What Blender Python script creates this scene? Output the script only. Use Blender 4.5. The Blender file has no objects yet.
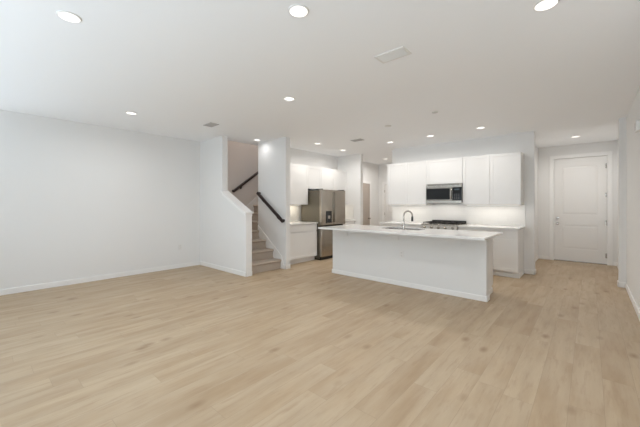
import bpy, bmesh, math, random
from mathutils import Vector, Matrix
PI = math.pi
SC = bpy.context.scene
COL = SC.collection
random.seed(4)

# ------------------------------------------------------------------ camera
cd = bpy.data.cameras.new('camera')
cam = bpy.data.objects.new('camera', cd); COL.objects.link(cam)
cam.location = (0, 0, 1.34)
YAW = math.atan2(270, 306.6)
cam.rotation_euler = (PI / 2, 0, YAW)
cd.sensor_width = 36.0
cd.lens = 306.6 / 640 * 36
cd.shift_y = -9.0 / 640
cd.clip_start = 0.05
SC.camera = cam
# ------------------------------------------------------------------ world, exposure
W = bpy.data.worlds.new('world'); SC.world = W; W.use_nodes = True
bgn = W.node_tree.nodes['Background']
bgn.inputs[0].default_value = (0.80, 0.90, 1.0, 1); bgn.inputs[1].default_value = 1.0
SC.view_settings.view_transform = 'Standard'
SC.view_settings.look = 'None'
SC.view_settings.gamma = 1
SC.view_settings.use_curve_mapping = False
SC.view_settings.exposure = -1.57
SC.cycles.max_bounces = 24; SC.cycles.diffuse_bounces = 20
DAY = 2.0          # daylight through the windows behind the camera
P_CAN = 13.5       # watts of one recessed ceiling light
P_STRIP = 4.6      # watts per metre of the under-cabinet strips
WARM = (0.99, 0.985, 0.98)
CEIL = 2.74

def area(name, loc, rot, sx, sy, power, color, shape='RECTANGLE', spread=PI):
    l = bpy.data.lights.new(name, 'AREA'); l.shape = shape; l.size = sx
    if shape in ('RECTANGLE', 'ELLIPSE'): l.size_y = sy
    l.energy = power; l.color = color; l.spread = spread
    o = bpy.data.objects.new(name, l); o.location = loc; o.rotation_euler = rot
    COL.objects.link(o); return o
# daylight: one lamp in each window opening of the wall behind the camera and of the left wall
DAYC = (0.745, 0.885, 1.0)
area('daylight', (-3.4, -1.90, 1.25), (PI / 2 + .85, 0, 0), 2.8, 2.1, 105 * DAY, DAYC)
area('daylight', (-0.6, -1.90, 1.45), (PI / 2 + 1.0, 0, 0), 1.1, 1.5, 125 * DAY, DAYC)
area('daylight', (-6.42, -0.9, 1.45), (PI / 2 + .45, 0, -PI / 2), 1.5, 1.5, 42 * DAY, DAYC)

# ------------------------------------------------------------------ materials
class NT:
    def __init__(s, name):
        s.m = bpy.data.materials.new(name); s.m.use_nodes = True
        s.t = s.m.node_tree; s.b = s.t.nodes['Principled BSDF']
    def n(s, typ, **kw):
        x = s.t.nodes.new(typ)
        for k, v in kw.items():
            setattr(x, k, v)
        return x
    def l(s, a, b): s.t.links.new(a, b)
    def math(s, op, a, b=None, c=None):
        x = s.n('ShaderNodeMath', operation=op)
        for i, v in enumerate((a, b, c)):
            if v is None: continue
            if isinstance(v, (int, float)): x.inputs[i].default_value = v
            else: s.l(v, x.inputs[i])
        return x.outputs[0]
    def mix(s, f, a, b, blend='MIX'):
        x = s.n('ShaderNodeMix', data_type='RGBA', blend_type=blend)
        for i, v in ((0, f), (6, a), (7, b)):
            if isinstance(v, (int, float)): x.inputs[i].default_value = v
            elif isinstance(v, tuple): x.inputs[i].default_value = v if len(v) == 4 else v + (1,)
            else: s.l(v, x.inputs[i])
        return x.outputs[2]

def plain(name, col, rough=0.5, metal=0.0, bump=0.0, bscale=200.0, var=0.0, vscale=3.0, spec=0.5, stretch=None, coat=0.0):
    N = NT(name); b = N.b
    b.inputs['Base Color'].default_value = col + (1,)
    b.inputs['Roughness'].default_value = rough; b.inputs['Metallic'].default_value = metal
    b.inputs['Specular IOR Level'].default_value = spec
    b.inputs['Coat Weight'].default_value = coat
    g = N.n('ShaderNodeNewGeometry')
    mp = N.n('ShaderNodeMapping'); N.l(g.outputs['Position'], mp.inputs[0])
    if stretch: mp.inputs['Scale'].default_value = stretch
    if var:
        z = N.n('ShaderNodeTexNoise'); z.inputs['Scale'].default_value = vscale; z.inputs['Detail'].default_value = 4
        N.l(mp.outputs[0], z.inputs['Vector'])
        lo = tuple(c * (1 - var) for c in col); hi = tuple(min(1, c * (1 + var)) for c in col)
        N.l(N.mix(z.outputs['Fac'], lo, hi), b.inputs['Base Color'])
    if bump:
        z = N.n('ShaderNodeTexNoise'); z.inputs['Scale'].default_value = bscale; z.inputs['Detail'].default_value = 2
        N.l(mp.outputs[0], z.inputs['Vector'])
        bp = N.n('ShaderNodeBump'); bp.inputs['Strength'].default_value = bump; bp.inputs['Distance'].default_value = 0.002
        N.l(z.outputs['Fac'], bp.inputs['Height']); N.l(bp.outputs[0], b.inputs['Normal'])
    return N.m

def emit(name, col, s):
    N = NT(name); N.b.inputs['Base Color'].default_value = col + (1,)
    N.b.inputs['Emission Color'].default_value = col + (1,); N.b.inputs['Emission Strength'].default_value = s
    return N.m

def plank_floor():
    N = NT('oak_planks'); b = N.b
    g = N.n('ShaderNodeNewGeometry'); sp = N.n('ShaderNodeSeparateXYZ'); N.l(g.outputs['Position'], sp.inputs[0])
    X, Y = sp.outputs[0], sp.outputs[1]
    PW, PL = 0.178, 1.22
    xr = N.math('DIVIDE', N.math('ADD', X, 0.285 + 0.178 * 60), PW)
    row = N.math('FLOOR', xr); fx = N.math('FRACT', xr)
    wn = N.n('ShaderNodeTexWhiteNoise', noise_dimensions='1D'); N.l(row, wn.inputs['W'])
    yr = N.math('ADD', N.math('DIVIDE', N.math('ADD', Y, 40), PL), N.math('MULTIPLY', wn.outputs['Value'], 7.0))
    colm = N.math('FLOOR', yr); fy = N.math('FRACT', yr)
    cid = N.n('ShaderNodeCombineXYZ'); N.l(row, cid.inputs[0]); N.l(colm, cid.inputs[1])
    w2 = N.n('ShaderNodeTexWhiteNoise', noise_dimensions='2D'); N.l(cid.outputs[0], w2.inputs['Vector'])
    pid = w2.outputs['Value']
    # grain coordinates: stretched along the plank, shifted per plank
    cv = N.n('ShaderNodeCombineXYZ')
    N.l(N.math('ADD', N.math('MULTIPLY', X, 1.0), N.math('MULTIPLY', pid, 37.0)), cv.inputs[0])
    N.l(N.math('MULTIPLY', Y, 0.11), cv.inputs[1]); N.l(N.math('MULTIPLY', pid, 11.0), cv.inputs[2])
    n1 = N.n('ShaderNodeTexNoise'); n1.inputs['Scale'].default_value = 9; n1.inputs['Detail'].default_value = 6; n1.inputs['Roughness'].default_value = 0.6
    N.l(cv.outputs[0], n1.inputs['Vector'])
    n2 = N.n('ShaderNodeTexNoise'); n2.inputs['Scale'].default_value = 60; n2.inputs['Detail'].default_value = 4
    N.l(cv.outputs[0], n2.inputs['Vector'])
    # broad cloudy tone
    cw = N.n('ShaderNodeCombineXYZ')
    N.l(N.math('ADD', N.math('MULTIPLY', X, 1.6), N.math('MULTIPLY', pid, 13.0)), cw.inputs[0]); N.l(N.math('MULTIPLY', Y, 0.5), cw.inputs[1])
    n3 = N.n('ShaderNodeTexNoise'); n3.inputs['Scale'].default_value = 2.4; n3.inputs['Detail'].default_value = 3
    N.l(cw.outputs[0], n3.inputs['Vector'])
    base = N.mix(pid, (0.51, 0.376, 0.252), (0.60, 0.47, 0.335))
    r1 = N.n('ShaderNodeMapRange'); r1.inputs[1].default_value = 0.36; r1.inputs[2].default_value = 0.66
    N.l(n1.outputs['Fac'], r1.inputs[0])
    c = N.mix(N.math('MULTIPLY', r1.outputs[0], 0.75), base, (0.405, 0.285, 0.182))
    r3 = N.n('ShaderNodeMapRange'); r3.inputs[1].default_value = 0.35; r3.inputs[2].default_value = 0.7
    N.l(n3.outputs['Fac'], r3.inputs[0])
    c = N.mix(N.math('MULTIPLY', r3.outputs[0], 0.55), c, (0.615, 0.51, 0.395))
    c = N.mix(N.math('MULTIPLY', n2.outputs['Fac'], 0.18), c, (0.36, 0.25, 0.16))
    c = N.mix(1.0, c, (0.83, 0.825, 0.775), 'MULTIPLY')
    cs = N.n('ShaderNodeCombineXYZ')
    N.l(N.math('ADD', N.math('MULTIPLY', X, 26.0), N.math('MULTIPLY', pid, 57.0)), cs.inputs[0]); N.l(N.math('MULTIPLY', Y, 3.2), cs.inputs[1])
    n4 = N.n('ShaderNodeTexNoise'); n4.inputs['Scale'].default_value = 1.0; n4.inputs['Detail'].default_value = 5; n4.inputs['Roughness'].default_value = .65
    N.l(cs.outputs[0], n4.inputs['Vector'])
    r4 = N.n('ShaderNodeMapRange'); r4.inputs[1].default_value = 0.52; r4.inputs[2].default_value = 0.72
    N.l(n4.outputs['Fac'], r4.inputs[0])
    c = N.mix(N.math('MULTIPLY', r4.outputs[0], 0.6), c, (0.33, 0.225, 0.14))
    # sparse knots
    kv = N.n('ShaderNodeCombineXYZ')
    N.l(N.math('MULTIPLY', X, 4.6), kv.inputs[0]); N.l(N.math('MULTIPLY', Y, 2.4), kv.inputs[1])
    vo = N.n('ShaderNodeTexVoronoi'); vo.inputs['Scale'].default_value = 1.0; N.l(kv.outputs[0], vo.inputs['Vector'])
    vs = N.n('ShaderNodeSeparateColor'); N.l(vo.outputs['Color'], vs.inputs[0])
    on = N.math('GREATER_THAN', vs.outputs[0], 0.3)
    kn = N.n('ShaderNodeMapRange'); kn.inputs[1].default_value = 0.03; kn.inputs[2].default_value = 0.20
    kn.inputs[3].default_value = 1.0; kn.inputs[4].default_value = 0.0; N.l(vo.outputs['Distance'], kn.inputs[0])
    c = N.mix(N.math('MULTIPLY', N.math('MULTIPLY', kn.outputs[0], on), 0.85), c, (0.27, 0.178, 0.105))
    # joints between planks
    ex = N.math('MULTIPLY', N.math('MINIMUM', fx, N.math('SUBTRACT', 1.0, fx)), PW)
    ey = N.math('MULTIPLY', N.math('MINIMUM', fy, N.math('SUBTRACT', 1.0, fy)), PL)
    e = N.math('LESS_THAN', N.math('MINIMUM', ex, ey), 0.0013)
    c = N.mix(N.math('MULTIPLY', e, 0.42), c, (0.24, 0.17, 0.11))
    N.l(c, b.inputs['Base Color'])
    b.inputs['Roughness'].default_value = 0.5
    N.l(N.math('ADD', N.math('MULTIPLY', n1.outputs['Fac'], 0.2), 0.36), b.inputs['Roughness'])
    b.inputs['Specular IOR Level'].default_value = 0.4
    bp = N.n('ShaderNodeBump'); bp.inputs['Strength'].default_value = 0.12; bp.inputs['Distance'].default_value = 0.002
    N.l(N.math('SUBTRACT', n2.outputs['Fac'], N.math('MULTIPLY', e, 2.0)), bp.inputs['Height']); N.l(bp.outputs[0], b.inputs['Normal'])
    return N.m

def tiles():
    N = NT('white_tile'); b = N.b
    g = N.n('ShaderNodeNewGeometry'); sp = N.n('ShaderNodeSeparateXYZ'); N.l(g.outputs['Position'], sp.inputs[0])
    cv = N.n('ShaderNodeCombineXYZ'); N.l(N.math('ADD', sp.outputs[0], sp.outputs[1]), cv.inputs[0]); N.l(sp.outputs[2], cv.inputs[1])
    br = N.n('ShaderNodeTexBrick'); br.inputs['Scale'].default_value = 1.0
    br.inputs['Brick Width'].default_value = 0.30; br.inputs['Row Height'].default_value = 0.10; br.inputs['Mortar Size'].default_value = 0.0015
    br.inputs['Color1'].default_value = (0.80, 0.79, 0.77, 1); br.inputs['Color2'].default_value = (0.78, 0.77, 0.75, 1); br.inputs['Mortar'].default_value = (0.73, 0.72, 0.70, 1)
    N.l(cv.outputs[0], br.inputs['Vector']); N.l(br.outputs['Color'], b.inputs['Base Color'])
    b.inputs['Roughness'].default_value = 0.25
    bp = N.n('ShaderNodeBump'); bp.inputs['Strength'].default_value = 0.2; bp.inputs['Distance'].default_value = 0.001; bp.invert = True
    N.l(br.outputs['Fac'], bp.inputs['Height']); N.l(bp.outputs[0], b.inputs['Normal'])
    return N.m

def quartz():
    N = NT('white_quartz'); b = N.b
    g = N.n('ShaderNodeNewGeometry')
    n = N.n('ShaderNodeTexNoise'); n.inputs['Scale'].default_value = 2.2; n.inputs['Detail'].default_value = 6; n.inputs['Distortion'].default_value = 1.2
    N.l(g.outputs['Position'], n.inputs['Vector'])
    r = N.n('ShaderNodeMapRange'); r.inputs[1].default_value = 0.49; r.inputs[2].default_value = 0.51
    N.l(n.outputs['Fac'], r.inputs[0])
    v = N.math('MULTIPLY', N.math('MULTIPLY', r.outputs[0], N.math('SUBTRACT', 1.0, r.outputs[0])), 0.5)
    N.l(N.mix(v, (0.80, 0.795, 0.785), (0.62, 0.62, 0.62)), b.inputs['Base Color'])
    b.inputs['Roughness'].default_value = 0.16
    return N.m

M = {}
M['wall'] = plain('wall_paint', (0.785, 0.782, 0.774), 0.85, bump=0.06, bscale=260, var=0.012, vscale=1.3, spec=0.2)
M['stairwall'] = plain('stairwell_wall_dark', (0.70, 0.66, 0.63), 0.85, bump=0.06, bscale=260, spec=0.2)  # same recipe as the wall paint, in a darker, warmer tone
M['ceil'] = plain('ceiling_paint', (0.915, 0.93, 0.95), 0.9, bump=0.12, bscale=120, spec=0.15)
M['trim'] = plain('trim_paint', (0.84, 0.835, 0.825), 0.4, var=0.01, vscale=4)
M['door'] = plain('door_paint', (0.79, 0.78, 0.765), 0.42, var=0.01, vscale=4)
M['taupe'] = plain('grey_beige_door_paint', (0.43, 0.375, 0.33), 0.45, var=0.06, vscale=5)
M['cab'] = plain('cabinet_lacquer', (0.78, 0.775, 0.765), 0.38, var=0.008, vscale=3)
M['pony'] = plain('island_panel_paint', (0.75, 0.75, 0.74), 0.7, bump=0.04, var=0.01)
M['floor'] = plank_floor()
M['tile'] = tiles()
M['quartz'] = quartz()
M['carpet'] = plain('taupe_carpet', (0.47, 0.40, 0.335), 0.98, bump=1.0, bscale=420, var=0.28, vscale=160, spec=0.1)
M['rail'] = plain('dark_stained_wood', (0.022, 0.010, 0.008), 0.45, var=0.4, vscale=14, stretch=(1, 1, 6))
M['steel'] = plain('brushed_stainless', (0.40, 0.365, 0.32), 0.26, 1.0, bump=0.10, bscale=30, stretch=(1, 1, 14), var=0.05, vscale=4)
M['steel_side'] = plain('grey_side_panel', (0.135, 0.12, 0.09), 0.45, 0.2, var=0.06, vscale=5)
M['chrome'] = plain('satin_nickel', (0.50, 0.47, 0.44), 0.25, 1.0)
M['black'] = plain('black_plastic', (0.012, 0.012, 0.013), 0.35, var=0.2, vscale=20)
M['glass_black'] = plain('black_glass', (0.010, 0.010, 0.010), 0.12, spec=0.3)
M['iron'] = plain('cast_iron', (0.014, 0.012, 0.011), 0.6, bump=0.3, bscale=300)
M['plastic'] = plain('white_plastic', (0.76, 0.75, 0.73), 0.35)
M['grey_plastic'] = plain('grey_plastic', (0.40, 0.40, 0.40), 0.45)
M['button'] = plain('dark_grey_buttons', (0.06, 0.06, 0.06), 0.4)
M['vent_grey'] = plain('grey_vent_metal', (0.40, 0.39, 0.385), 0.5)
M['grille'] = plain('grille_metal', (0.62, 0.62, 0.61), 0.45)
M['dark'] = plain('dark_void', (0.05, 0.048, 0.045), 0.9)
M['lens'] = emit('lit_lens', (1.0, 0.97, 0.93), 4.2)
M['strip'] = emit('lit_strip', (1.0, 0.93, 0.84), 5.0)
M['led'] = emit('display_digits', (0.05, 0.07, 0.08), 0.1)
gn = NT('window_glass'); gn.b.inputs['Transmission Weight'].default_value = 1.0; gn.b.inputs['Roughness'].default_value = 0.0; gn.b.inputs['IOR'].default_value = 1.45
M['glass'] = gn.m

# ------------------------------------------------------------------ mesh helpers
class MB:
    def __init__(s): s.bm = bmesh.new()
    def _merge(s, t):
        me = bpy.data.meshes.new('tmp'); t.to_mesh(me); t.free(); s.bm.from_mesh(me); bpy.data.meshes.remove(me)
    def box(s, x0, x1, y0, y1, z0, z1, bev=0.0, seg=2):
        t = bmesh.new()
        c = ((x0 + x1) / 2, (y0 + y1) / 2, (z0 + z1) / 2)
        bmesh.ops.create_cube(t, size=1, matrix=Matrix.Translation(c) @ Matrix.Diagonal((abs(x1 - x0), abs(y1 - y0), abs(z1 - z0), 1)))
        if bev: bmesh.ops.bevel(t, geom=list(t.edges), offset=bev, segments=seg, affect='EDGES', profile=0.6)
        s._merge(t); return s
    def prism(s, pts, axis, a, b, bev=0.0):
        """pts: 2-D outline in the two other axes, extruded along axis from a to b"""
        t = bmesh.new()
        def p3(p, q):
            return {'x': (q, p[0], p[1]), 'y': (p[0], q, p[1]), 'z': (p[0], p[1], q)}[axis]
        v0 = [t.verts.new(p3(p, a)) for p in pts]; v1 = [t.verts.new(p3(p, b)) for p in pts]
        t.faces.new(v0); t.faces.new(v1); n = len(pts)
        for i in range(n): t.faces.new((v0[i], v0[(i + 1) % n], v1[(i + 1) % n], v1[i]))
        bmesh.ops.recalc_face_normals(t, faces=t.faces)
        if bev: bmesh.ops.bevel(t, geom=list(t.edges), offset=bev, segments=2, affect='EDGES')
        s._merge(t); return s
    def cyl(s, c, r, h, axis='z', seg=24, r2=None):
        t = bmesh.new()
        bmesh.ops.create_cone(t, cap_ends=True, segments=seg, radius1=r, radius2=r if r2 is None else r2, depth=h)
        R = {'z': Matrix.Identity(4), 'x': Matrix.Rotation(PI / 2, 4, 'Y'), 'y': Matrix.Rotation(-PI / 2, 4, 'X')}[axis]
        bmesh.ops.transform(t, matrix=Matrix.Translation(c) @ R, verts=t.verts)
        s._merge(t); return s
    def lathe(s, c, prof, axis='z', seg=28):
        """prof: (radius, height) pairs turned about axis through c"""
        t = bmesh.new(); rings = []
        for r, z in prof:
            rings.append([t.verts.new((r * math.cos(2 * PI * i / seg), r * math.sin(2 * PI * i / seg), z)) for i in range(seg)])
        for a, b in zip(rings, rings[1:]):
            for i in range(seg): t.faces.new((a[i], a[(i + 1) % seg], b[(i + 1) % seg], b[i]))
        if prof[0][0] > 1e-5: t.faces.new(rings[0])
        if prof[-1][0] > 1e-5: t.faces.new(rings[-1])
        bmesh.ops.remove_doubles(t, verts=t.verts, dist=1e-6)
        bmesh.ops.recalc_face_normals(t, faces=t.faces)
        R = {'z': Matrix.Identity(4), 'x': Matrix.Rotation(PI / 2, 4, 'Y'), 'y': Matrix.Rotation(-PI / 2, 4, 'X'), '-y': Matrix.Rotation(PI / 2, 4, 'X')}[axis]
        bmesh.ops.transform(t, matrix=Matrix.Translation(c) @ R, verts=t.verts)
        s._merge(t); return s
    def tube(s, pts, r, seg=12):
        t = bmesh.new(); pts = [Vector(p) for p in pts]; rings = []
        up = Vector((0.13, 0.31, 0.94)).normalized()
        for i, p in enumerate(pts):
            d = (pts[min(i + 1, len(pts) - 1)] - pts[max(i - 1, 0)]).normalized()
            a = d.cross(up)
            if a.length < 1e-3: a = d.cross(Vector((1, 0, 0)))
            a.normalize(); b = d.cross(a).normalized(); up = b if b.dot(up) > 0 else -b
            rr = r[i] if isinstance(r, (list, tuple)) else r
            a = d.cross(up).normalized()
            rings.append([t.verts.new(p + rr * (math.cos(2 * PI * k / seg) * a + math.sin(2 * PI * k / seg) * up)) for k in range(seg)])
        for a, b in zip(rings, rings[1:]):
            for i in range(seg): t.faces.new((a[i], a[(i + 1) % seg], b[(i + 1) % seg], b[i]))
        t.faces.new(rings[0]); t.faces.new(rings[-1])
        bmesh.ops.recalc_face_normals(t, faces=t.faces)
        s._merge(t); return s
    def build(s, name, mat, parent=None, smooth=None):
        """parts are laid out in room coordinates and then made local to their thing"""
        if parent is not None:
            loc = Vector((0, 0, 0)); p = parent
            while p is not None: loc += p.location; p = p.parent
            bmesh.ops.translate(s.bm, verts=s.bm.verts, vec=-loc)
        me = bpy.data.meshes.new(name); s.bm.to_mesh(me); s.bm.free()
        me.materials.append(M[mat])
        o = bpy.data.objects.new(name, me); COL.objects.link(o); o.parent = parent
        if smooth is not None:
            for f in me.polygons: f.use_smooth = True
            me.set_sharp_from_angle(angle=math.radians(smooth))
        return o

def tag(o, label, cat, group=None):
    o['label'] = label; o['category'] = cat
    if group: o['group'] = group
    return o
def thing(name, label, cat, loc, group=None):
    o = bpy.data.objects.new(name, None); COL.objects.link(o); o.location = loc; o.empty_display_size = 0.1
    return tag(o, label, cat, group)
def struct(name, mb, mat, parent=None, smooth=None):
    o = mb.build(name, mat, parent, smooth)
    if parent is None: o['kind'] = 'structure'
    return o
def B(*a, **k): return MB().box(*a, **k)
def copy_thing(src, loc, label, group):
    c = src.copy(); COL.objects.link(c); c.location = loc; c['label'] = label; c['group'] = group
    for ch in src.children:
        d = ch.copy(); COL.objects.link(d); d.parent = c
        for g in ch.children:
            e = g.copy(); COL.objects.link(e); e.parent = d
    return c

# ================================================================== SETTING
XL, XR = -6.52, 0.44          # left and right walls of the living room
YB = -2.0                     # wall behind the camera
YH = 3.36                     # front of the stair wall
YK = 7.11                     # kitchen back wall
YD = 9.29                     # front door wall
T = 0.12
struct('floor', B(XL - T, 0.75, YB - T, 9.6, -0.10, 0.0), 'floor')
# ceiling with the stairwell left open
c = MB()
c.box(XL - T, 0.75, YB - T, 3.48, CEIL, CEIL + 0.3)
c.box(-5.93, 0.75, 3.48, 9.6, CEIL, CEIL + 0.3)
c.box(XL - T, -5.93, 6.6, 9.6, CEIL, CEIL + 0.3)
struct('ceiling', c, 'ceil')
w = MB(); w.box(XL - T, XL, YB - T, -1.7, 0, CEIL); w.box(XL - T, XL, -.1, YH, 0, CEIL)
w.box(XL - T, XL, -1.7, -.1, 0, .6); w.box(XL - T, XL, -1.7, -.1, 2.3, CEIL)
struct('wall_left', w, 'wall')
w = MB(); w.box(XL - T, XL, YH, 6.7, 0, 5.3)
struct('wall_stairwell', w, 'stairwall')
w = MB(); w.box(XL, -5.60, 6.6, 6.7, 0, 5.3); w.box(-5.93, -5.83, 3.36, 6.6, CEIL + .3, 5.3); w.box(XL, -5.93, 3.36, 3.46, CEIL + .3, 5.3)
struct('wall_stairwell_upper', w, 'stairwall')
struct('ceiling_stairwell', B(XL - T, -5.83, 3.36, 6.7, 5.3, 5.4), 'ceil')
# right wall, its jog and the entry hall
w = MB(); w.box(XR, XR + T, YB - T, 6.95, 0, CEIL); w.box(0.352, XR + T, 6.95, 7.08, 0, CEIL)
struct('wall_right', w, 'wall')
struct('wall_hall', B(0.45, 0.57, 7.08, YD, 0, CEIL), 'wall')
# wall around the front door
w = MB(); DX0, DX1, DZ = -0.655, 0.285, 2.43
w.box(-0.97 - T, DX0 - 0.02, YD, YD + T, 0, CEIL); w.box(DX1 + 0.02, 0.57, YD, YD + T, 0, CEIL); w.box(DX0 - 0.02, DX1 + 0.02, YD, YD + T, DZ + 0.02, CEIL)
struct('wall_entry', w, 'wall')
struct('wall_entry_left', B(-0.97 - T, -0.97, 7.26, YD, 0, CEIL), 'wall')
# kitchen walls
struct('wall_kitchen_back', B(-3.80, -0.80, YK, YK + 0.15, 0, CEIL), 'wall')
struct('wall_kitchen_left', B(-5.66, -5.55, 4.42, 9.4, 0, CEIL), 'wall')
w = MB(); w.box(-5.66, -4.73, 4.30, 4.42, 0, CEIL)
struct('wall_stair_right', w, 'wall')
struct('wall_pantry', B(-5.55, -4.74, 7.07, 7.19, 0, CEIL), 'wall')
struct('wall_hallway_right', B(-3.80, -3.68, YK + 0.15, 9.4, 0, CEIL), 'wall')
w = MB(); w.box(-5.66, -5.34, 9.4, 9.52, 0, CEIL); w.box(-4.50, -3.68, 9.4, 9.52, 0, CEIL); w.box(-5.34, -4.50, 9.4, 9.52, 2.06, CEIL)
struct('wall_hallway_back', w, 'wall')
# stair wall: full height part, then a sloping half wall
zs0, zs1 = 1.575, 1.165
w = MB(); w.prism([(XL, 0), (-4.79, 0), (-4.79, zs1), (-5.60, zs0), (-5.60, CEIL), (XL, CEIL)], 'y', YH, YH + T)
struct('wall_stair_front', w, 'wall')
# sloping white cap on the half wall
w = MB(); w.prism([(-5.63, zs0 + 0.016), (-4.79, zs1 + 0.005), (-4.745, zs1 + 0.005), (-4.745, zs1 + 0.03), (-4.79, zs1 + 0.034), (-5.63, zs0 + 0.056)], 'y', YH - 0.03, YH + T + 0.03, bev=0.003)
w.prism([(-5.60, zs0 - 0.045), (-4.775, zs1 - 0.045), (-4.775, zs1 + 0.012), (-5.60, zs0 + 0.012)], 'y', YH - 0.012, YH + T + 0.012)
struct('trim_1', w, 'trim')
# bottom trim of the half wall end
struct('trim_2', B(-4.80, -4.779, YH - 0.006, YH + T + 0.006, 0, zs1 - 0.04, bev=0.002), 'trim')

# back wall with its two window openings, behind the camera
w = MB(); y0, y1 = YB - T, YB
w.box(XL, -4.9, y0, y1, 0, CEIL); w.box(-4.9, -1.9, y0, y1, 2.4, CEIL); w.box(-1.9, -1.2, y0, y1, 0, CEIL)
w.box(-1.2, 0.0, y0, y1, 0, 0.6); w.box(-1.2, 0.0, y0, y1, 2.3, CEIL); w.box(0.0, XR + T, y0, y1, 0, CEIL)
struct('wall_back', w, 'wall')
def window(n, x0, x1, z0, z1, mull):
    f = MB(); t = 0.05
    f.box(x0, x1, y0, y1, z0, z0 + t); f.box(x0, x1, y0, y1, z1 - t, z1)
    for x in [x0] + [x0 + (x1 - x0) * (i + 1) / (mull + 1) - t / 2 for i in range(mull)] + [x1 - t]:
        f.box(x, x + t, y0, y1, z0 + t, z1 - t)
    o = struct('window_%d' % n, f, 'trim')
    B(x0 + t, x1 - t, y0 + 0.05, y0 + 0.056, z0 + t, z1 - t).build('pane', 'glass', o)
window(1, -4.9, -1.9, 0.0, 2.4, 1)
window(2, -1.2, 0.0, 0.6, 2.3, 0)
f = MB(); t = .05
for (a, b, c_, d) in ((-1.7, -1.65, .6, 2.3), (-.15, -.1, .6, 2.3), (-1.65, -.15, .6, .65), (-1.65, -.15, 2.25, 2.3), (-.925, -.875, .65, 2.25)): f.box(XL - T, XL, a, b, c_, d)
o = struct('window_3', f, 'trim')
B(XL - .07, XL - .064, -1.65, -.15, .65, 2.25).build('pane', 'glass', o)

# baseboards
BH, BT = 0.085, 0.014
def bb(name, segs):
    w = MB()
    for (xa, xb, ya, yb) in segs:
        w.box(xa, xb, ya, yb, 0, BH, bev=0.004)
    struct('baseboard_' + name, w, 'trim')
bb('left', [(XL, XL + BT, YB, YH)])
bb('stair', [(XL, -4.765, YH - BT, YH), (-4.779, -4.765, YH - BT, YH + T + .006)])
bb('right', [(XR - BT, XR, YB, 6.95), (0.338, XR, 6.936, 6.95), (0.338, 0.352, 6.936, 7.09)])
bb('hall', [(0.436, 0.45, 7.08, YD)])
bb('entry', [(-0.97, DX0 - 0.10, YD - BT, YD), (-0.97, -0.956, 7.26, YD), (DX1 + 0.10, 0.45, YD - BT, YD)])
bb('kitchen', [(-0.955, -0.786, YK - BT, YK), (-0.80, -0.786, YK - BT, YK + 0.16)])
bb('stair_end', [(-4.86, -4.716, 4.286, 4.30), (-4.73, -4.716, 4.286, 4.42)])
bb('pantry', [(-4.86, -4.726, 7.056, 7.07), (-4.74, -4.726, 7.056, 7.20)])
bb('hallway', [(-5.55, -5.536, 7.19, 7.93), (-5.55, -5.536, 8.85, 9.4), (-5.55, -5.42, 9.386, 9.4)])

# ------------------------------------------------------------------ front door
def casing(name, x0, x1, z1, y, w=0.085, parent=None):
    m = MB()
    for (a, b, c_, d) in ((x0 - w, x0, 0, z1 + w), (x1, x1 + w, 0, z1 + w), (x0, x1, z1, z1 + w)):
        m.box(a, b, y - 0.016, y, c_, d, bev=0.004)
        if b - a < 0.2: m.box(a + 0.012, a + 0.03, y - 0.022, y - 0.010, c_, d - 0.01, bev=0.003)
    m.box(x0 - 0.02, x0, y, y + T, 0, z1 + 0.02); m.box(x1, x1 + 0.02, y, y + T, 0, z1 + 0.02); m.box(x0, x1, y, y + T, z1, z1 + 0.02)
    m.box(x0, x0 + 0.014, y + 0.065, y + T - 0.01, 0, z1); m.box(x1 - 0.014, x1, y + 0.065, y + T - 0.01, 0, z1)
    return m.build(name, 'trim', parent)
def panel_door(name, x0, x1, z0, z1, y, th, panels, mat):
    """slab facing -y with recessed moulded panels"""
    m = MB(); d = 0.012
    m.box(x0, x1, y + d, y + th, z0, z1)
    xs0, xs1 = x0 + panels['stile'], x1 - panels['stile']
    m.box(x0, xs0, y, y + d + .001, z0, z1); m.box(xs1, x1, y, y + d + .001, z0, z1)
    zz = z0
    for (a, b) in panels['rows']:
        m.box(xs0, xs1, y, y + d + .001, zz, a); zz = b
        # raised field with a sloped border
        t = bmesh.new(); i0, i1 = 0.012, 0.05
        o = [(xs0 + i0, a + i0), (xs1 - i0, a + i0), (xs1 - i0, b - i0), (xs0 + i0, b - i0)]
        q = [(xs0 + i1, a + i1), (xs1 - i1, a + i1), (xs1 - i1, b - i1), (xs0 + i1, b - i1)]
        vo = [t.verts.new((p[0], y + d + .0005, p[1])) for p in o]; vq = [t.verts.new((p[0], y + 0.004, p[1])) for p in q]
        t.faces.new(vq)
        for i in range(4): t.faces.new((vo[i], vo[(i + 1) % 4], vq[(i + 1) % 4], vq[i]))
        t.faces.new(vo); bmesh.ops.recalc_face_normals(t, faces=t.faces); m._merge(t)
    m.box(xs0, xs1, y, y + d + .001, zz, z1)
    return struct(name, m, mat)
dr = panel_door('door_1', DX0 + 0.004, DX1 - 0.004, 0.022, DZ - 0.004, YD + 0.018, 0.045,
                dict(stile=0.135, rows=[(0.30, 0.86), (1.10, 2.24)]), 'door')
f = casing('door_frame', DX0, DX1, DZ, YD, parent=dr)
k = MB().lathe((-0.585, YD + 0.018, 0.885), [(0.0, 0.0), (0.033, 0.0), (0.033, 0.006), (0.013, 0.012), (0.012, 0.035), (0.026, 0.045), (0.029, 0.058), (0.024, 0.070), (0.0, 0.074)], '-y').build('door_handle', 'chrome', dr, 40)
MB().lathe((-0.585, YD + 0.018, 1.01), [(0.0, 0.0), (0.034, 0.0), (0.034, 0.010), (0.028, 0.016), (0.0, 0.018)], '-y').box(-0.590, -0.580, YD - 0.012, YD + 0.004, 0.995, 1.025, bev=0.002).build('deadbolt', 'chrome', dr, 40)
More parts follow.
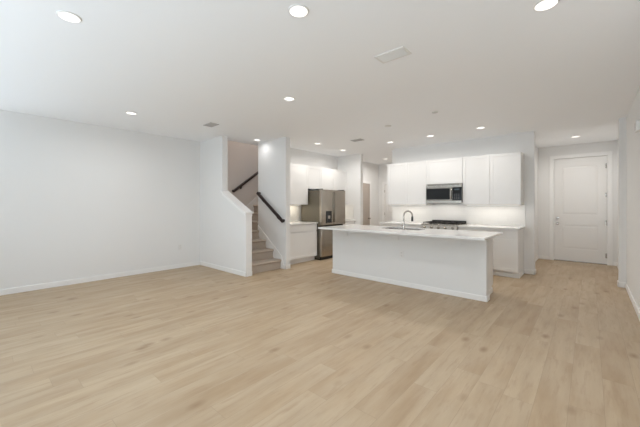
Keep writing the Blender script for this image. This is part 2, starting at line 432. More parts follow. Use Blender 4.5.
for z in (0.20, 0.93, 1.55, 2.20):
    MB().cyl((DX1 - 0.004, YD + 0.010, z), 0.009, 0.11, seg=12).box(DX1 - 0.030, DX1 - 0.004, YD + 0.012, YD + 0.018, z - 0.05, z + 0.05).build('hinge', 'chrome', dr, 40)
B(DX0, DX1, YD - 0.02, YD + 0.10, 0.0, 0.018, bev=0.004).build('threshold', 'chrome', dr)

# hallway doors
def hall_door_x():
    # grey-beige door in the hallway's left wall, facing +x
    x = -5.55; y0_, y1_, zt = 8.01, 8.77, 2.03
    m = MB(); m.box(x + 0.002, x + 0.03, y0_, y1_, 0.012, zt)
    for (a, b, c_, d) in ((y0_, y0_ + 0.1, 0.012, zt), (y1_ - 0.1, y1_, 0.012, zt), (y0_ + 0.1, y1_ - 0.1, 0.012, 0.2), (y0_ + 0.1, y1_ - 0.1, 0.9, 1.05), (y0_ + 0.1, y1_ - 0.1, zt - 0.11, zt)):
        m.box(x + 0.03, x + 0.038, a, b, c_, d)
    o = struct('door_2', m, 'taupe')
    f = MB(); w_ = 0.075
    f.box(x, x + 0.05, y0_ - w_, y0_ - .003, 0, zt + w_, bev=0.003); f.box(x, x + 0.05, y1_ + .003, y1_ + w_, 0, zt + w_, bev=0.003); f.box(x, x + 0.05, y0_ - .003, y1_ + .003, zt + .003, zt + w_, bev=0.003)
    f.build('door_frame', 'trim', o)
    MB().lathe((x + 0.038, y1_ - 0.08, 0.88), [(0.0, 0.0), (0.032, 0.0), (0.032, 0.006), (0.012, 0.012), (0.012, 0.04), (0.028, 0.05), (0.03, 0.062), (0.02, 0.074), (0, 0.076)], 'x').build('door_handle', 'chrome', o, 40)
hall_door_x()
d3 = panel_door('door_3', -5.318, -4.522, 0.012, 2.036, 9.418, 0.04, dict(stile=0.11, rows=[(0.22, 0.88), (1.04, 1.92)]), 'door')
casing('door_frame', -5.32, -4.52, 2.04, 9.40, w=0.075, parent=d3)
for z in (0.25, 1.02, 1.80):
    MB().cyl((-5.318, 9.41, z), 0.009, 0.09, seg=10).build('hinge', 'chrome', d3, 40)

# ================================================================== STAIRCASE
st = thing('staircase', 'carpeted taupe staircase climbing behind the sloping half wall', 'staircase', (-4.88, 3.9, 0))
SY0, SY1 = YH + T + 0.002, 4.297
RISE, RUN, SX = 0.19, 0.25, -4.875
def step_x(k):
    xf = SX - RUN * k; zt = RISE * (k + 1)
    xb = XL + 0.004 if k == 3 else xf - RUN
    y1 = SY1
    m = MB()
    # riser and tread with a rounded nosing, one carpeted outline
    n = 0.028
    pts = [(xb, RISE * k), (xf, RISE * k), (xf, zt - 0.05)]
    for i in range(7):
        a = -PI / 2 + PI * i / 6
        pts.append((xf + 0.004 + n * 0.8 * math.cos(a), zt - 0.024 + 0.024 * math.sin(a)))
    pts += [(xb, zt)]
    m.prism(pts, 'y', SY0, y1)
    return m.build('step', 'carpet', st, 35)
for k in range(4): step_x(k)
def step_y(j):
    k = 4 + j; yf = 4.305 + RUN * j; zt = RISE * (k + 1); yb = yf + RUN if j < 7 else 6.59
    pts = [(yb, RISE * 3.99), (yf, RISE * 3.99), (yf, zt - 0.05)]
    for i in range(7):
        a = -PI / 2 + PI * i / 6
        pts.append((yf - 0.004 - 0.022 * math.cos(a), zt - 0.024 + 0.024 * math.sin(a)))
    pts.append((yb, zt))
    MB().prism(pts, 'x', XL + 0.018, -5.664).build('step', 'carpet', st, 35)
for j in range(8): step_y(j)
# skirting boards along the steps
s = RISE / RUN
m = MB(); m.prism([(-4.80, 0.0), (-4.80, 0.12), (-4.86, 0.27), (-5.655, 0.27 + s * 0.795), (-5.655, 0.06 + s * 0.795), (-4.875, 0.0)], 'y', 4.286, 4.299)
sk = m.build('skirting', 'trim', st)
m = MB(); m.prism([(4.10, 0.765), (4.10, 0.86), (4.25, 1.06), (6.55, 1.06 + s * 2.3), (6.55, 0.80 + s * 2.3), (4.30, 0.765)], 'x', XL + 0.002, XL + 0.016)
m.build('skirting', 'trim', st)

# handrails
def rail(name, label, p0, p1, wall_n):
    """p0 low end, p1 high end; wall_n points from the wall to the rail"""
    p0, p1, n = Vector(p0), Vector(p1), Vector(wall_n)
    o = thing(name, label, 'handrail', tuple((p0 + p1) / 2), 'handrails of the staircase')
    d = (p1 - p0).normalized(); up = n.cross(d).normalized()
    if up.z < 0: up = -up
    def sweep(a, b, wd, ht):
        t = bmesh.new(); out = []
        prof = [(-.5, -.42), (-.3, -.5), (.3, -.5), (.5, -.42), (.5, .2), (.36, .44), (.14, .5), (-.14, .5), (-.36, .44), (-.5, .2)]
        dd = (b - a).normalized(); u2 = up; n2 = n
        if abs(dd.dot(n)) > .9: n2 = d
        for q in (a, b): out.append([t.verts.new(q + n2 * x * wd + u2 * z * ht) for x, z in prof])
        k = len(prof)
        for i in range(k): t.faces.new((out[0][i], out[0][(i + 1) % k], out[1][(i + 1) % k], out[1][i]))
        t.faces.new(out[0]); t.faces.new(out[1]); bmesh.ops.recalc_face_normals(t, faces=t.faces)
        return t
    m = MB(); m._merge(sweep(p0, p1, 0.048, 0.062))
    # square returns to the wall at both ends
    for q in (p0 + d * 0.024, p1 - d * 0.024): m._merge(sweep(q + n * 0.01, q - n * 0.052, 0.048, 0.062))
    m.build('rail', 'rail', o, 50)
    for f_ in (0.2, 0.8):
        q = p0.lerp(p1, f_) - up * 0.03
        m = MB(); m.tube([q, q - Vector((0, 0, 0.03)) - n * 0.01, q - Vector((0, 0, 0.045)) - n * 0.035, q - Vector((0, 0, 0.045)) - n * 0.055], 0.007, 10)
        ax = 'y' if abs(n.y) > .5 else 'x'
        m.cyl(q - Vector((0, 0, 0.045)) - n * 0.0535, 0.024, 0.006, ax, 18)
        m.build('bracket', 'black', o, 40)
rail('handrail', 'dark brown handrail on the white wall beside the lowest steps', (-4.755, 4.237, 0.99), (-5.60, 4.237, 1.60), (0, -1, 0))
rail('handrail', 'dark brown handrail on the shaded far wall of the stairwell', (-6.457, 4.17, 1.655), (-6.457, 5.30, 2.45), (1, 0, 0))

# ================================================================== KITCHEN
KZ = 0.914; CT = 0.03; UB, UT = 1.335, 2.33
def shaker(m, axis, f, a0, a1, z0, z1, sgn, th=0.02, rail_w=0.055, slab=False):
    """shaker door in plane axis=f facing sgn; spans a0..a1"""
    def bx(p, q, u0, u1, v0, v1, bev=0.0):
        lo, hi = sorted((f + sgn * p, f + sgn * q))
        if axis == 'y': m.box(u0, u1, lo, hi, v0, v1, bev=bev)
        else: m.box(lo, hi, u0, u1, v0, v1, bev=bev)
    if slab:
        bx(0.001, th, a0, a1, z0, z1, 0.002); return
    bx(0.001, th - 0.005, a0 + .01, a1 - .01, z0 + .01, z1 - .01)
    r = rail_w
    bx(0.001, th, a0, a0 + r, z0, z1, 0.0015); bx(0.001, th, a1 - r, a1, z0, z1, 0.0015)
    bx(0.001, th, a0 + r, a1 - r, z0, z0 + r, 0.0015); bx(0.001, th, a0 + r, a1 - r, z1 - r, z1, 0.0015)
def upper(label, axis, wall, front, a0, a1, z0, z1, ndoors, group, edges=None):
    """wall cabinet; front = plane of the box front, doors proud of it"""
    sgn = -1 if front < wall else 1
    mid = (a0 + a1) / 2
    loc = (mid, wall, z0) if axis == 'y' else (wall, mid, z0)
    o = thing('wall_cabinet', label, 'cabinet', loc, group)
    m = MB(); lo, hi = sorted((wall + sgn * .002, front))
    if axis == 'y': m.box(a0, a1, lo, hi, z0, z1)
    else: m.box(lo, hi, a0, a1, z0, z1)
    m.build('body', 'cab', o)
    es = edges or [a0 + (a1 - a0) * i / ndoors for i in range(ndoors + 1)]
    for p, q in zip(es, es[1:]):
        m = MB(); shaker(m, axis, front, p + 0.0018, q - 0.0018, z0 + 0.004, z1 - 0.004, sgn)
        m.build('door', 'cab', o)
    return o
UG = 'white wall cabinets'
upper('white wall cabinet over the worktop at the far left of the range wall', 'y', YK, 6.80, -3.76, -2.762, UB, UT, 2, UG, [-3.76, -3.26, -2.762])
upper('short white wall cabinet directly above the microwave', 'y', YK, 6.80, -2.760, -2.002, 1.79, UT, 1, UG)
upper('white double wall cabinet nearest the entry hall, right of the microwave', 'y', YK, 6.80, -2.000, -0.97, UB, UT, 2, UG, [-2.0, -1.49, -0.97])
LT = 2.30
upper('tall white wall cabinet beside the stair wall, left of the fridge', 'x', -5.55, -5.24, 4.425, 5.478, UB, LT, 1, UG)
upper('short white wall cabinet above the refrigerator', 'x', -5.55, -5.24, 5.48, 6.48, 1.73, LT, 2, UG)
upper('white wall cabinet in the corner between the fridge and the pantry wall', 'x', -5.55, -5.24, 6.482, 7.066, UB, LT, 1, UG)

def base(label, axis, wall, front, a0, a1, cols, group='white base cabinets', toe_end=False):
    sgn = -1 if front < wall else 1
    mid = (a0 + a1) / 2
    loc = (mid, wall, 0) if axis == 'y' else (wall, mid, 0)
    o = thing('base_cabinet', label, 'cabinet', loc, group)
    H = KZ - CT
    m = MB(); lo, hi = sorted((wall + sgn * .002, front)); tl, th_ = sorted((wall + sgn * .002, front - sgn * 0.06))
    if axis == 'y': m.box(a0, a1, lo, hi, 0.10, H)
    else: m.box(lo, hi, a0, a1, 0.10, H)
    m.build('body', 'cab', o)
    if axis == 'y': B(a0, a1, tl, th_, 0, 0.10).build('toe_kick', 'cab', o)
    else: B(tl, th_, a0, a1, 0, 0.10).build('toe_kick', 'cab', o)
    for (p, q, kind) in cols:
        if kind == 'dd':
            m = MB(); shaker(m, axis, front, p + .002, q - .002, H - 0.160, H - 0.014, sgn, slab=True); m.build('drawer', 'cab', o)
            m = MB(); shaker(m, axis, front, p + .002, q - .002, 0.115, H - 0.180, sgn); m.build('door', 'cab', o)
        elif kind == 'ddd':
            for (z0, z1) in ((0.115, 0.40), (0.407, 0.70), (0.707, H - .012)):
                m = MB(); shaker(m, axis, front, p + .002, q - .002, z0, z1, sgn, slab=True); m.build('drawer', 'cab', o)
    return o
FY = 6.50
base('white base cabinet with drawers at the far left of the range wall', 'y', YK, FY, -3.76, -2.765, [(-3.76, -3.26, 'dd'), (-3.26, -2.765, 'ddd')])
rb = base('white base cabinet with drawer above door, nearest the entry hall', 'y', YK, FY, -1.997, -0.97, [(-1.997, -1.49, 'dd'), (-1.49, -0.97, 'dd')])
B(-0.97, -0.958, FY + 0.05, YK - 0.016, 0, 0.075, bev=0.003).build('end_skirting', 'trim', rb)
B(-1.99, -0.957, FY + 0.048, FY + 0.0605, 0, 0.075, bev=0.003).build('front_skirting', 'trim', rb)
FX = -4.955
base('white base cabinet between the stair wall and the refrigerator', 'x', -5.55, FX, 4.425, 5.495, [(4.45, 5.495, 'dd')])
base('white base cabinet in the corner between the fridge and pantry wall', 'x', -5.55, FX, 6.495, 7.066, [(6.495, 7.05, 'dd')])

def worktop(label, x0, x1, y0, y1):
    o = B(x0, x1, y0, y1, KZ - CT + .0006, KZ, bev=0.003).build('worktop', 'quartz'); tag(o, label, 'worktop', 'white quartz worktops'); return o
worktop('white quartz worktop on the range wall, left of the range', -3.79, -2.765, FY - 0.045, YK - .001)
worktop('white quartz worktop on the range wall, right of the range', -1.997, -0.945, FY - 0.045, YK - .001)
worktop('small white worktop between the stair wall and the refrigerator', -5.549, -4.905, 4.421, 5.505)
worktop('small white worktop in the corner between fridge and pantry wall', -5.549, -4.905, 6.485, 7.068)

def splash(label, *a):
    o = B(*a).build('backsplash', 'tile'); tag(o, label, 'backsplash', 'white tiled backsplashes'); return o
splash('long white tiled backsplash behind the range, lit from above', -3.79, -0.945, YK - 0.010, YK - 0.001, KZ + .001, UB - .001)
splash('white tiled backsplash left of the refrigerator, lit from above', -5.549, -5.54, 4.425, 5.50, KZ + .001, UB - .001)
splash('narrow white tiled backsplash on the pantry wall beside the fridge', -5.53, -4.97, 7.060, 7.069, KZ + .001, UB - .001)
splash('white tiled backsplash right of the refrigerator, behind corner worktop', -5.549, -5.54, 6.49, 7.059, KZ + .001, UB - .001)

def strip_light(label, axis, a0, a1, p):
    mid = (a0 + a1) / 2; L = a1 - a0
    loc = (mid, p, UB) if axis == 'y' else (p, mid, UB)
    o = thing('under_cabinet_light', label, 'light', loc, 'under-cabinet strip lights')
    if axis == 'y':
        B(a0, a1, p - 0.012, p + 0.012, UB - 0.009, UB - .0005).build('housing', 'plastic', o); B(a0 + .01, a1 - .01, p - .008, p + .008, UB - 0.0115, UB - 0.0085).build('lens', 'strip', o)
        l = area('strip_lamp', (0, 0, 0), (0, 0, 0), L - .04, 0.02, P_STRIP * L, (1.0, 0.915, 0.80))
    else:
        B(p - 0.012, p + 0.012, a0, a1, UB - 0.009, UB - .0005).build('housing', 'plastic', o); B(p - .008, p + .008, a0 + .01, a1 - .01, UB - 0.0115, UB - 0.0085).build('lens', 'strip', o)
        l = area('strip_lamp', (0, 0, 0), (0, 0, PI / 2), L - .04, 0.02, P_STRIP * L * 1.3, (1.0, 0.90, 0.72))
    l.parent = o; l.location = (0, 0, -0.014)
strip_light('strip light under the wall cabinet left of the microwave', 'y', -3.70, -2.82, 6.90)
strip_light('strip light under the wall cabinet right of the microwave', 'y', -1.95, -1.0, 6.90)
strip_light('strip light under the wall cabinet beside the stair wall', 'x', 4.50, 5.42, -5.42)
strip_light('strip light under the corner wall cabinet beside the pantry wall', 'x', 6.54, 7.00, -5.30)

# ---- microwave
mw = thing('microwave', 'stainless steel over-the-range microwave with black glass door', 'microwave', (-2.381, YK, 1.36))
x0, x1, yf = -2.758, -2.004, 6.73
z0, z1 = 1.37, 1.788
B(x0, x1, yf + .02, YK - .003, z0 + 0.01, z1, bev=0.003).build('body', 'steel_side', mw)
m = MB()
m.box(x0, x1, yf, yf + .022, z1 - 0.085, z1, bev=0.004)
m.build('top_panel', 'steel', mw)
m = MB()
for i in range(22):
    xa = x0 + .05 + i * 0.030; m.box(xa, xa + .018, yf - .0015, yf + .002, z1 - 0.030, z1 - 0.018)
m.build('vent_slots', 'black', mw)
xd = x1 - 0.185
dm = B(x0, xd, yf - .012, yf + .02, z0 + 0.06, z1 - 0.088, bev=0.004).build('door', 'steel', mw)
B(x0 + .012, xd - .05, yf - .0145, yf - .010, z0 + 0.075, z1 - 0.10, bev=0.001).build('window', 'glass_black', dm)
MB().tube([(xd - .022, yf - .010, z0 + .075), (xd - .022, yf - .046, z0 + .095), (xd - .022, yf - .05, z0 + .15), (xd - .022, yf - .05, z1 - .17), (xd - .022, yf - .046, z1 - .125), (xd - .022, yf - .010, z1 - .105)], 0.012, 14).build('handle', 'steel', dm, 50)
cp = B(xd + .002, x1, yf - .010, yf + .02, z0 + 0.06, z1 - 0.088, bev=0.003).build('control_panel', 'glass_black', mw)
B(xd + .04, x1 - .04, yf - .0115, yf - .009, z1 - .145, z1 - .115).build('display', 'led', cp)
m = MB()
for i in range(4):
    for j in range(3): m.box(xd + .035 + j * .042, xd + .062 + j * .042, yf - .0115, yf - .009, z0 + .08 + i * .032, z0 + .10 + i * .032)
m.build('buttons', 'button', cp)
B(x0, x1, yf - .004, yf + .03, z0, z0 + 0.057, bev=0.004).build('bottom_panel', 'steel', mw)

B(-2.50, -2.26, 6.86, 6.92, z0 + .004, z0 + .0095).build('light_lens', 'strip', mw)
ml = area('cooktop_lamp', (0, 0, 0), (0, 0, 0), .5, .05, 3.6, (1.0, 0.93, 0.84)); ml.parent = mw; ml.location = (0, -.22, 0.002)

# ---- range
rg = thing('range', 'stainless steel gas range with black cast iron grates', 'range', (-2.381, YK, 0))
x0, x1 = -2.760, -2.002
B(x0, x1, FY - .02, YK - .012, 0.03, 0.905).build('body', 'steel_side', rg)
B(x0, x1, FY - .03, YK - .012, 0.906, 0.925, bev=0.004).build('cooktop', 'steel', rg)
m = MB(); m.prism([(FY - .02, .80), (FY - .075, .80), (FY - .055, .905), (FY - .02, .905)], 'x', x0, x1)
m.build('control_panel', 'steel', rg)
for i in range(5):
    kx = x0 + .09 + i * (x1 - x0 - .18) / 4
    kb = MB().lathe((kx, FY - .063, .855), [(0, 0), (.026, 0), (.026, .006), (.021, .010), (.019, .034), (.016, .038), (0, .038)], '-y', 20).build('knob', 'steel', rg, 40)
    B(kx - .003, kx + .003, FY - .104, FY - .098, .838, .872).build('pointer', 'black', kb)
od = B(x0 + .004, x1 - .004, FY - .055, FY - .021, .24, .79, bev=.005).build('oven_door', 'steel', rg)
B(x0 + .09, x1 - .09, FY - .058, FY - .054, .33, .66, bev=.001).build('window', 'glass_black', od)
MB().tube([(x0 + .06, FY - .056, .735), (x0 + .06, FY - .10, .735), (x0 + .09, FY - .105, .735), (x1 - .09, FY - .105, .735), (x1 - .06, FY - .10, .735), (x1 - .06, FY - .056, .735)], .011, 12).build('handle', 'steel', od, 50)
B(x0 + .004, x1 - .004, FY - .05, FY - .021, .05, .23, bev=.005).build('drawer', 'steel', rg)
for i in range(3):
    ga = x0 + .02 + i * .24; gb = ga + .232; yA, yB = FY + .03, YK - .05
    m = MB(); t_ = .012; zt = .962
    for yy in (yA, (yA + yB) / 2 - t_ / 2, yB - t_): m.box(ga, gb, yy, yy + t_, zt - .016, zt)
    for xx in (ga, (ga + gb) / 2 - t_ / 2, gb - t_): m.box(xx, xx + t_, yA, yB, zt - .014, zt + .001)
    for xx in (ga, gb - t_):
        for yy in (yA, yB - t_): m.box(xx, xx + t_, yy, yy + t_, .9252, zt)
    m.build('grate', 'iron', rg)
for bx_, by_, r_ in ((x0 + .14, FY + .16, .04), (x0 + .14, YK - .18, .05), (-2.381, 6.80, .055), (x1 - .14, FY + .16, .05), (x1 - .14, YK - .18, .035)):
    MB().lathe((bx_, by_, .9252), [(0, 0), (r_, 0), (r_, .008), (r_ * .7, .010), (r_ * .7, .018), (r_ * .6, .021), (0, .021)]).build('burner', 'iron', rg, 40)
B(x0 + .01, x1 - .01, YK - .05, YK - .013, .925, .985, bev=.004).build('back_guard', 'black', rg)

# ---- refrigerator
fr = thing('refrigerator', 'stainless steel french door refrigerator with water dispenser', 'refrigerator', (-5.15, 5.99, 0))
ya, yb = 5.52, 6.47; xf = -4.81; xb_ = -4.885; HT = 1.70
B(-5.50, xb_, ya + .004, yb - .004, 0.03, HT - 0.02, bev=.004).build('body', 'steel_side', fr)
mid = (ya + yb) / 2
def bevdoor(nm, y0_, y1_, z0_, z1_):
    return B(xb_ + .002, xf, y0_, y1_, z0_, z1_, bev=.012, seg=3).build(nm, 'steel', fr, 40)
dl = bevdoor('door', ya, mid - .004, .835, HT)
drr = bevdoor('door', mid + .004, yb, .835, HT)
fz = bevdoor('freezer_drawer', ya, yb, .075, .765)
B(-5.45, xb_ - .0, ya + .01, yb - .01, .763, .838).build('gap_liner', 'black', fr)
B(-5.45, xf - .05, ya + .02, yb - .02, 0.0, .072).build('plinth', 'black', fr)
for yy in (ya + .05, yb - .05):
    B(-5.0, xf - .02, yy - .03, yy + .03, HT + .0006, HT + .02, bev=.004).build('hinge_cover', 'black', fr)
yd0, yd1 = 5.68, 5.90
dp = B(xf - .002, xf + .003, yd0, yd1, .88, 1.18, bev=.002).build('dispenser', 'glass_black', dl)
B(xf + .003, xf + .004, yd0 + .015, yd1 - .015, .90, 1.08).build('recess', 'black', dp)
B(xf + .003, xf + .012, yd0 + .07, yd1 - .07, 0.99, 1.07, bev=.003).build('paddle', 'chrome', dp)
B(xf + .003, xf + .010, yd0 + .02, yd1 - .02, .885, .895, bev=.002).build('drip_tray', 'chrome', dp)
for nm, yc, dpar in (('handle', mid - .028, dl), ('handle', mid + .028, drr)):
    B(xf - .002, xf + .014, yc - .006, yc + .006, .90, HT - .05, bev=.004).build(nm, 'steel', dpar, 40)

# ---- island
isl = thing('kitchen_island', 'long white kitchen island with flat panelled front', 'kitchen island', (-2.45, 5.0, 0))
IX0, IX1, IY0, IY1 = -3.79, -1.07, 4.68, 5.32
H = KZ - CT
B(IX0, IX1, IY0, IY0 + .13, 0, H, bev=.002).build('front_panel', 'pony', isl)
m = MB(); ba, bb_ = IX0 + .05, IX1 - .055
m.box(ba, -2.90, IY0 + .131, IY1, .10, H); m.box(-2.08, bb_, IY0 + .131, IY1, .10, H)
m.box(-2.90, -2.08, IY0 + .131, IY0 + .149, .10, H); m.box(-2.90, -2.08, IY1 - .018, IY1, .10, H); m.box(-2.90, -2.08, IY0 + .149, IY1 - .018, .10, .118)
m.build('body', 'cab', isl)
B(IX0 + .05, IX1 - .055, IY0 + .131, IY1 - .07, 0, .0995).build('toe_kick', 'cab', isl)
m = MB(); m.box(IX0 - .012, IX1 + .012, IY0 - .013, IY0 - .0003, 0, .075, bev=.004); m.box(IX1 + .0003, IX1 + .013, IY0 - .013, IY0 + .142, 0, .075, bev=.004); m.box(IX0 - .013, IX0 - .0003, IY0 - .013, IY0 + .142, 0, .075, bev=.004)
m.box(IX1 - .0547, IX1 - .043, IY0 + .131, IY1 - .07, 0, .075, bev=.004)
m.build('skirting', 'trim', isl)
n = 5; ww = (IX1 - IX0 - .105) / n
for i in range(n):
    p = IX0 + .05 + i * ww
    if i in (0, 4):
        m = MB(); shaker(m, 'y', IY1, p + .002, p + ww - .002, H - .165, H - .012, 1, slab=True); m.build('drawer', 'cab', isl)
        m = MB(); shaker(m, 'y', IY1, p + .002, p + ww - .002, .115, H - .172, 1); m.build('door', 'cab', isl)
    else:
        m = MB(); shaker(m, 'y', IY1, p + .002, p + ww - .002, .115, H - .012, 1); m.build('door', 'cab', isl)
for bx_ in (-3.46, -2.42, -1.42):
    m = MB(); m.prism([(IY0 - .0003, H - .001), (IY0 - .20, H - .001), (IY0 - .20, H - .012), (IY0 - .012, H - .016), (IY0 - .012, H - .14), (IY0 - .0003, H - .14)], 'x', bx_ - .03, bx_ + .03)
    m.build('bracket', 'pony', isl)
# island worktop with its sink cut-out
SX0, SX1, SYa, SYb = -2.86, -2.12, 4.86, 5.26
wx0, wx1, wy0, wy1 = -3.83, -1.0, 4.29, 5.36
m = MB()
def ring(bm_, o, i, z0, z1):
    t = bmesh.new()
    V = lambda q, z: [t.verts.new((q[0], q[2], z)), t.verts.new((q[1], q[2], z)), t.verts.new((q[1], q[3], z)), t.verts.new((q[0], q[3], z))]
    ot, it, ob, ib = V(o, z1), V(i, z1), V(o, z0), V(i, z0)
    for k in range(4):
        j = (k + 1) % 4
        t.faces.new((ot[k], ot[j], it[j], it[k])); t.faces.new((ob[j], ob[k], ib[k], ib[j]))
        t.faces.new((ob[k], ob[j], ot[j], ot[k])); t.faces.new((ib[j], ib[k], it[k], it[j]))
    bmesh.ops.recalc_face_normals(t, faces=t.faces)
    bm_._merge(t)
ring(m, (wx0, wx1, wy0, wy1), (SX0, SX1, SYa, SYb), H + .0006, KZ)
tag(m.build('worktop', 'quartz'), 'long overhanging white quartz worktop on top of the kitchen island', 'worktop', 'white quartz worktops')
sk = thing('sink', 'stainless steel sink set into the island worktop', 'sink', ((SX0 + SX1) / 2, (SYa + SYb) / 2, .70))
m = MB(); t = bmesh.new()
q = lambda a, z: [t.verts.new(p) for p in ((SX0 - .001 + a, SYa - .001 + a, z), (SX1 + .001 - a, SYa - .001 + a, z), (SX1 + .001 - a, SYb + .001 - a, z), (SX0 - .001 + a, SYb + .001 - a, z))]
r0, r1, r2, r3 = q(0.002, KZ - .004), q(0.004, KZ - .004), q(.012, .71), q(.010, .705)
r4 = q(0.002, .705)
for a_, b_ in ((r0, r1), (r1, r2)):
    for i in range(4): t.faces.new((a_[i], a_[(i + 1) % 4], b_[(i + 1) % 4], b_[i]))
t.faces.new(r2)
for i in range(4): t.faces.new((r0[(i + 1) % 4], r0[i], r4[i], r4[(i + 1) % 4]))
for v in r3: t.verts.remove(v)
t.faces.new(list(reversed(r4)))
bmesh.ops.recalc_face_normals(t, faces=t.faces); m._merge(t)
m.build('basin', 'chrome', sk)
MB().lathe(((SX0 + SX1) / 2, 5.12, .7105), [(0, 0), (.045, 0), (.045, .003), (.03, .004), (0, .002)]).build('drain', 'chrome', sk, 40)
# faucet: stands on the seating side of the sink, arched spout over the basin
fx, fy = -2.345, 4.79
fc = thing('faucet', 'brushed nickel gooseneck pull-down faucet on the island', 'faucet', (fx, fy, KZ))
MB().lathe((fx, fy, KZ), [(0, 0), (.028, 0), (.028, .006), (.021, .014), (.020, .10), (.017, .115), (.0125, .125), (0, .125)]).build('base', 'chrome', fc, 40)
pts = [(fx, fy, KZ + .11), (fx, fy, KZ + .20)]
R_ = .080; dx_, dy_ = 0.55, 0.835
for i in range(15):
    a = PI - (PI * 1.03) * i / 14
    rr = R_ * (1 + math.cos(a)); pts.append((fx + rr * dx_, fy + rr * dy_, KZ + .235 + R_ * math.sin(a)))
ex_, ey_, ez_ = pts[-1]
MB().tube(pts, .0125, 14).build('spout', 'chrome', fc, 60)
MB().lathe((ex_, ey_, ez_ - .085), [(0, 0), (.017, 0), (.0185, .01), (.017, .06), (.0135, .085), (0, .088)]).build('spray_head', 'black', fc, 40)
m = MB(); m.cyl((fx - .030, fy, KZ + .075), .012, .03, 'x', 16); m.tube([(fx - .045, fy, KZ + .075), (fx - .06, fy, KZ + .078), (fx - .10, fy - .005, KZ + .095)], [.008, .007, .005], 10)
m.build('handle', 'chrome', fc, 40)

# ================================================================== CEILING FITTINGS
def can(loc, label):
    o = thing('recessed_light', label, 'ceiling light', loc, 'round recessed ceiling lights')
    x, y, z = loc
    MB().lathe((x, y, z - .012), [(.063, .006), (.064, .004), (.072, .006), (.076, .0115), (.063, .0115), (.063, .006)]).build('trim_ring', 'plastic', o, 40)
    MB().lathe((x, y, z - .010), [(0, 0), (.050, .0005), (.064, .003), (.064, .006), (0, .006)]).build('lens', 'lens', o, 40)
    return o
cans = [
 ((-2.91, 0.48), 'recessed light in the near left corner of the ceiling', 1.4),
 ((-1.58, 1.56), 'recessed light at the top centre of the photo, left of the square vent', 2),
 ((-0.23, 2.65), 'recessed light at the top right edge, closest to the right wall', 2),
 ((-5.26, 1.61), 'recessed light alone over the long bare left wall', 2),
 ((-2.98, 2.77), 'recessed light in mid-ceiling in front of the kitchen island', 2),
 ((-5.40, 4.07), 'recessed light above the bottom steps of the staircase', .3),
 ((-4.69, 5.24), 'recessed light above the aisle in front of the refrigerator', 1.8),
 ((-4.76, 6.30), 'recessed light nearest the pantry wall, beyond the refrigerator light', 1.85),
 ((-3.36, 6.19), 'recessed light over the kitchen aisle, above the faucet and left of microwave', 1.5),
 ((-2.44, 6.17), 'recessed light over the kitchen aisle, straight above the microwave', 1.5),
 ((-1.49, 6.11), 'recessed light over the kitchen aisle, above the cabinet nearest the hall', 1.5),
 ((-0.22, 8.21), 'recessed light in the entry hall in front of the front door', 2.6),
 ((-4.70, 8.35), 'recessed light in the back hallway behind the kitchen wall', 3)]
first = None; made = []
for (x, y), lab, pw in cans:
    loc = (x, y, CEIL)
    if first is None: first = can(loc, lab); o = first
    else: o = copy_thing(first, loc, lab, 'round recessed ceiling lights')
    made.append((o, y, pw))
for o, y, pw in made:
    l = area('can_lamp', (0, 0, 0), (0, 0, 0), .11, .11, P_CAN * pw, (1.0, .965, .92) if y > 4.5 else WARM, 'DISK', math.radians(165))
    l.parent = o; l.location = (0, 0, -.0135)

# unseen lamp without a fixture, added to brighten the stairwell walls
area('stairwell_fill', (-6.2, 5.0, 5.28), (0, 0, 0), .2, .2, 100, WARM, 'DISK')

def register(loc, sx, sy, label, nsl, mat='vent_grey'):
    o = thing('ceiling_vent', label, 'air vent', loc, 'ceiling air vents')
    x, y, z = loc; b = .024
    m = MB()
    for (a, b_, c_, d) in ((-sx / 2, sx / 2, -sy / 2, -sy / 2 + b), (-sx / 2, sx / 2, sy / 2 - b, sy / 2), (-sx / 2, -sx / 2 + b, -sy / 2 + b, sy / 2 - b), (sx / 2 - b, sx / 2, -sy / 2 + b, sy / 2 - b)):
        m.box(x + a, x + b_, y + c_, y + d, z - .010, z - .0003, bev=.002)
    m.build('frame', mat, o)
    B(x - sx / 2 + b, x + sx / 2 - b, y - sy / 2 + b, y + sy / 2 - b, z - .002, z - .0003).build('backing', 'dark', o)
    inner = sy - 2 * b
    for i in range(nsl):
        yy = y - inner / 2 + inner * (i + .5) / nsl; w_ = inner / nsl * .36
        MB().prism([(yy - w_, z - .0025), (yy + w_, z - .011), (yy + w_, z - .013), (yy - w_, z - .0045)], 'x', x - sx / 2 + b, x + sx / 2 - b).build('slat', mat, o)
register((-1.385, 2.60, CEIL), .30, .17, 'large white rectangular ceiling vent nearest the camera', 6, 'plastic')
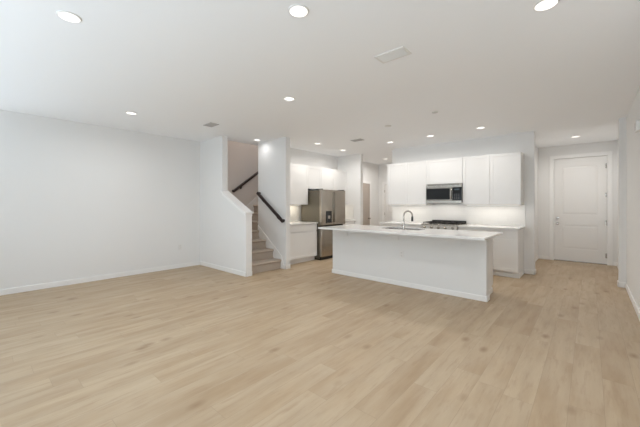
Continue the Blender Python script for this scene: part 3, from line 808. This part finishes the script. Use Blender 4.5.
register((-4.98, 2.77, CEIL), .26, .16, 'small grey ceiling vent near the stair wall', 5)
register((-3.79, 5.53, CEIL), .26, .16, 'small grey ceiling vent above the kitchen island', 5)
def disc(name, loc, r, label, cat, mat='plastic', h=.012):
    o = MB().lathe((0, 0, 0), [(0, -h), (r * .6, -h), (r * .92, -h * .6), (r, -.0005), (0, -.0005)]).build(name, mat, None, 40)
    o.location = loc; tag(o, label, cat); return o
disc('sprinkler_cover', (-1.76, 4.63, CEIL), .045, 'small round sprinkler cover in the ceiling above the island', 'sprinkler', 'grille', .016)
sm = disc('ceiling_cover', (-2.70, 4.9, CEIL), .06, 'flat white round cover on the ceiling, left of the sprinkler', 'cover plate')
# wall chime high on the right wall
ch = thing('door_chime', 'small white door chime box high on the right wall', 'chime', (XR, 5.25, 2.27))
B(XR - .035, XR - .0005, 5.17, 5.33, 2.21, 2.33, bev=.006).build('cover', 'plastic', ch)
m = MB()
for i in range(5): m.box(XR - .0362, XR - .0345, 5.20, 5.30, 2.232 + i * .018, 2.240 + i * .018)
m.build('grille', 'grey_plastic', ch)
# outlets
def outlet(label, loc, n):
    o = thing('outlet', label, 'outlet', loc, 'white wall outlets'); x, y, z = loc
    def bx(p, q, a, b, c_, d, bev=0):
        if n == 'x': return B(x + p, x + q, y + a, y + b, z + c_, z + d, bev=bev)
        return B(x + a, x + b, y - q, y - p, z + c_, z + d, bev=bev)
    bx(.0005, .006, -.036, .036, -.058, .058, .002).build('plate', 'plastic', o)
    for s_ in (-.024, .024):
        r = bx(.006, .008, -.016, .016, s_ - .014, s_ + .014, .0015).build('socket', 'plastic', o)
        m = MB()
        for a in (-.007, .005):
            lo = bx(.0078, .0084, a, a + .003, s_ - .005, s_ + .006); me = bpy.data.meshes.new('t'); lo.bm.to_mesh(me); m.bm.from_mesh(me); bpy.data.meshes.remove(me)
        m.build('slot', 'black', r)
outlet('white power outlet low on the long left wall', (XL, 2.92, .44), 'x')
outlet('white power outlet on the front panel of the kitchen island', (-2.33, IY0, .52), 'y')
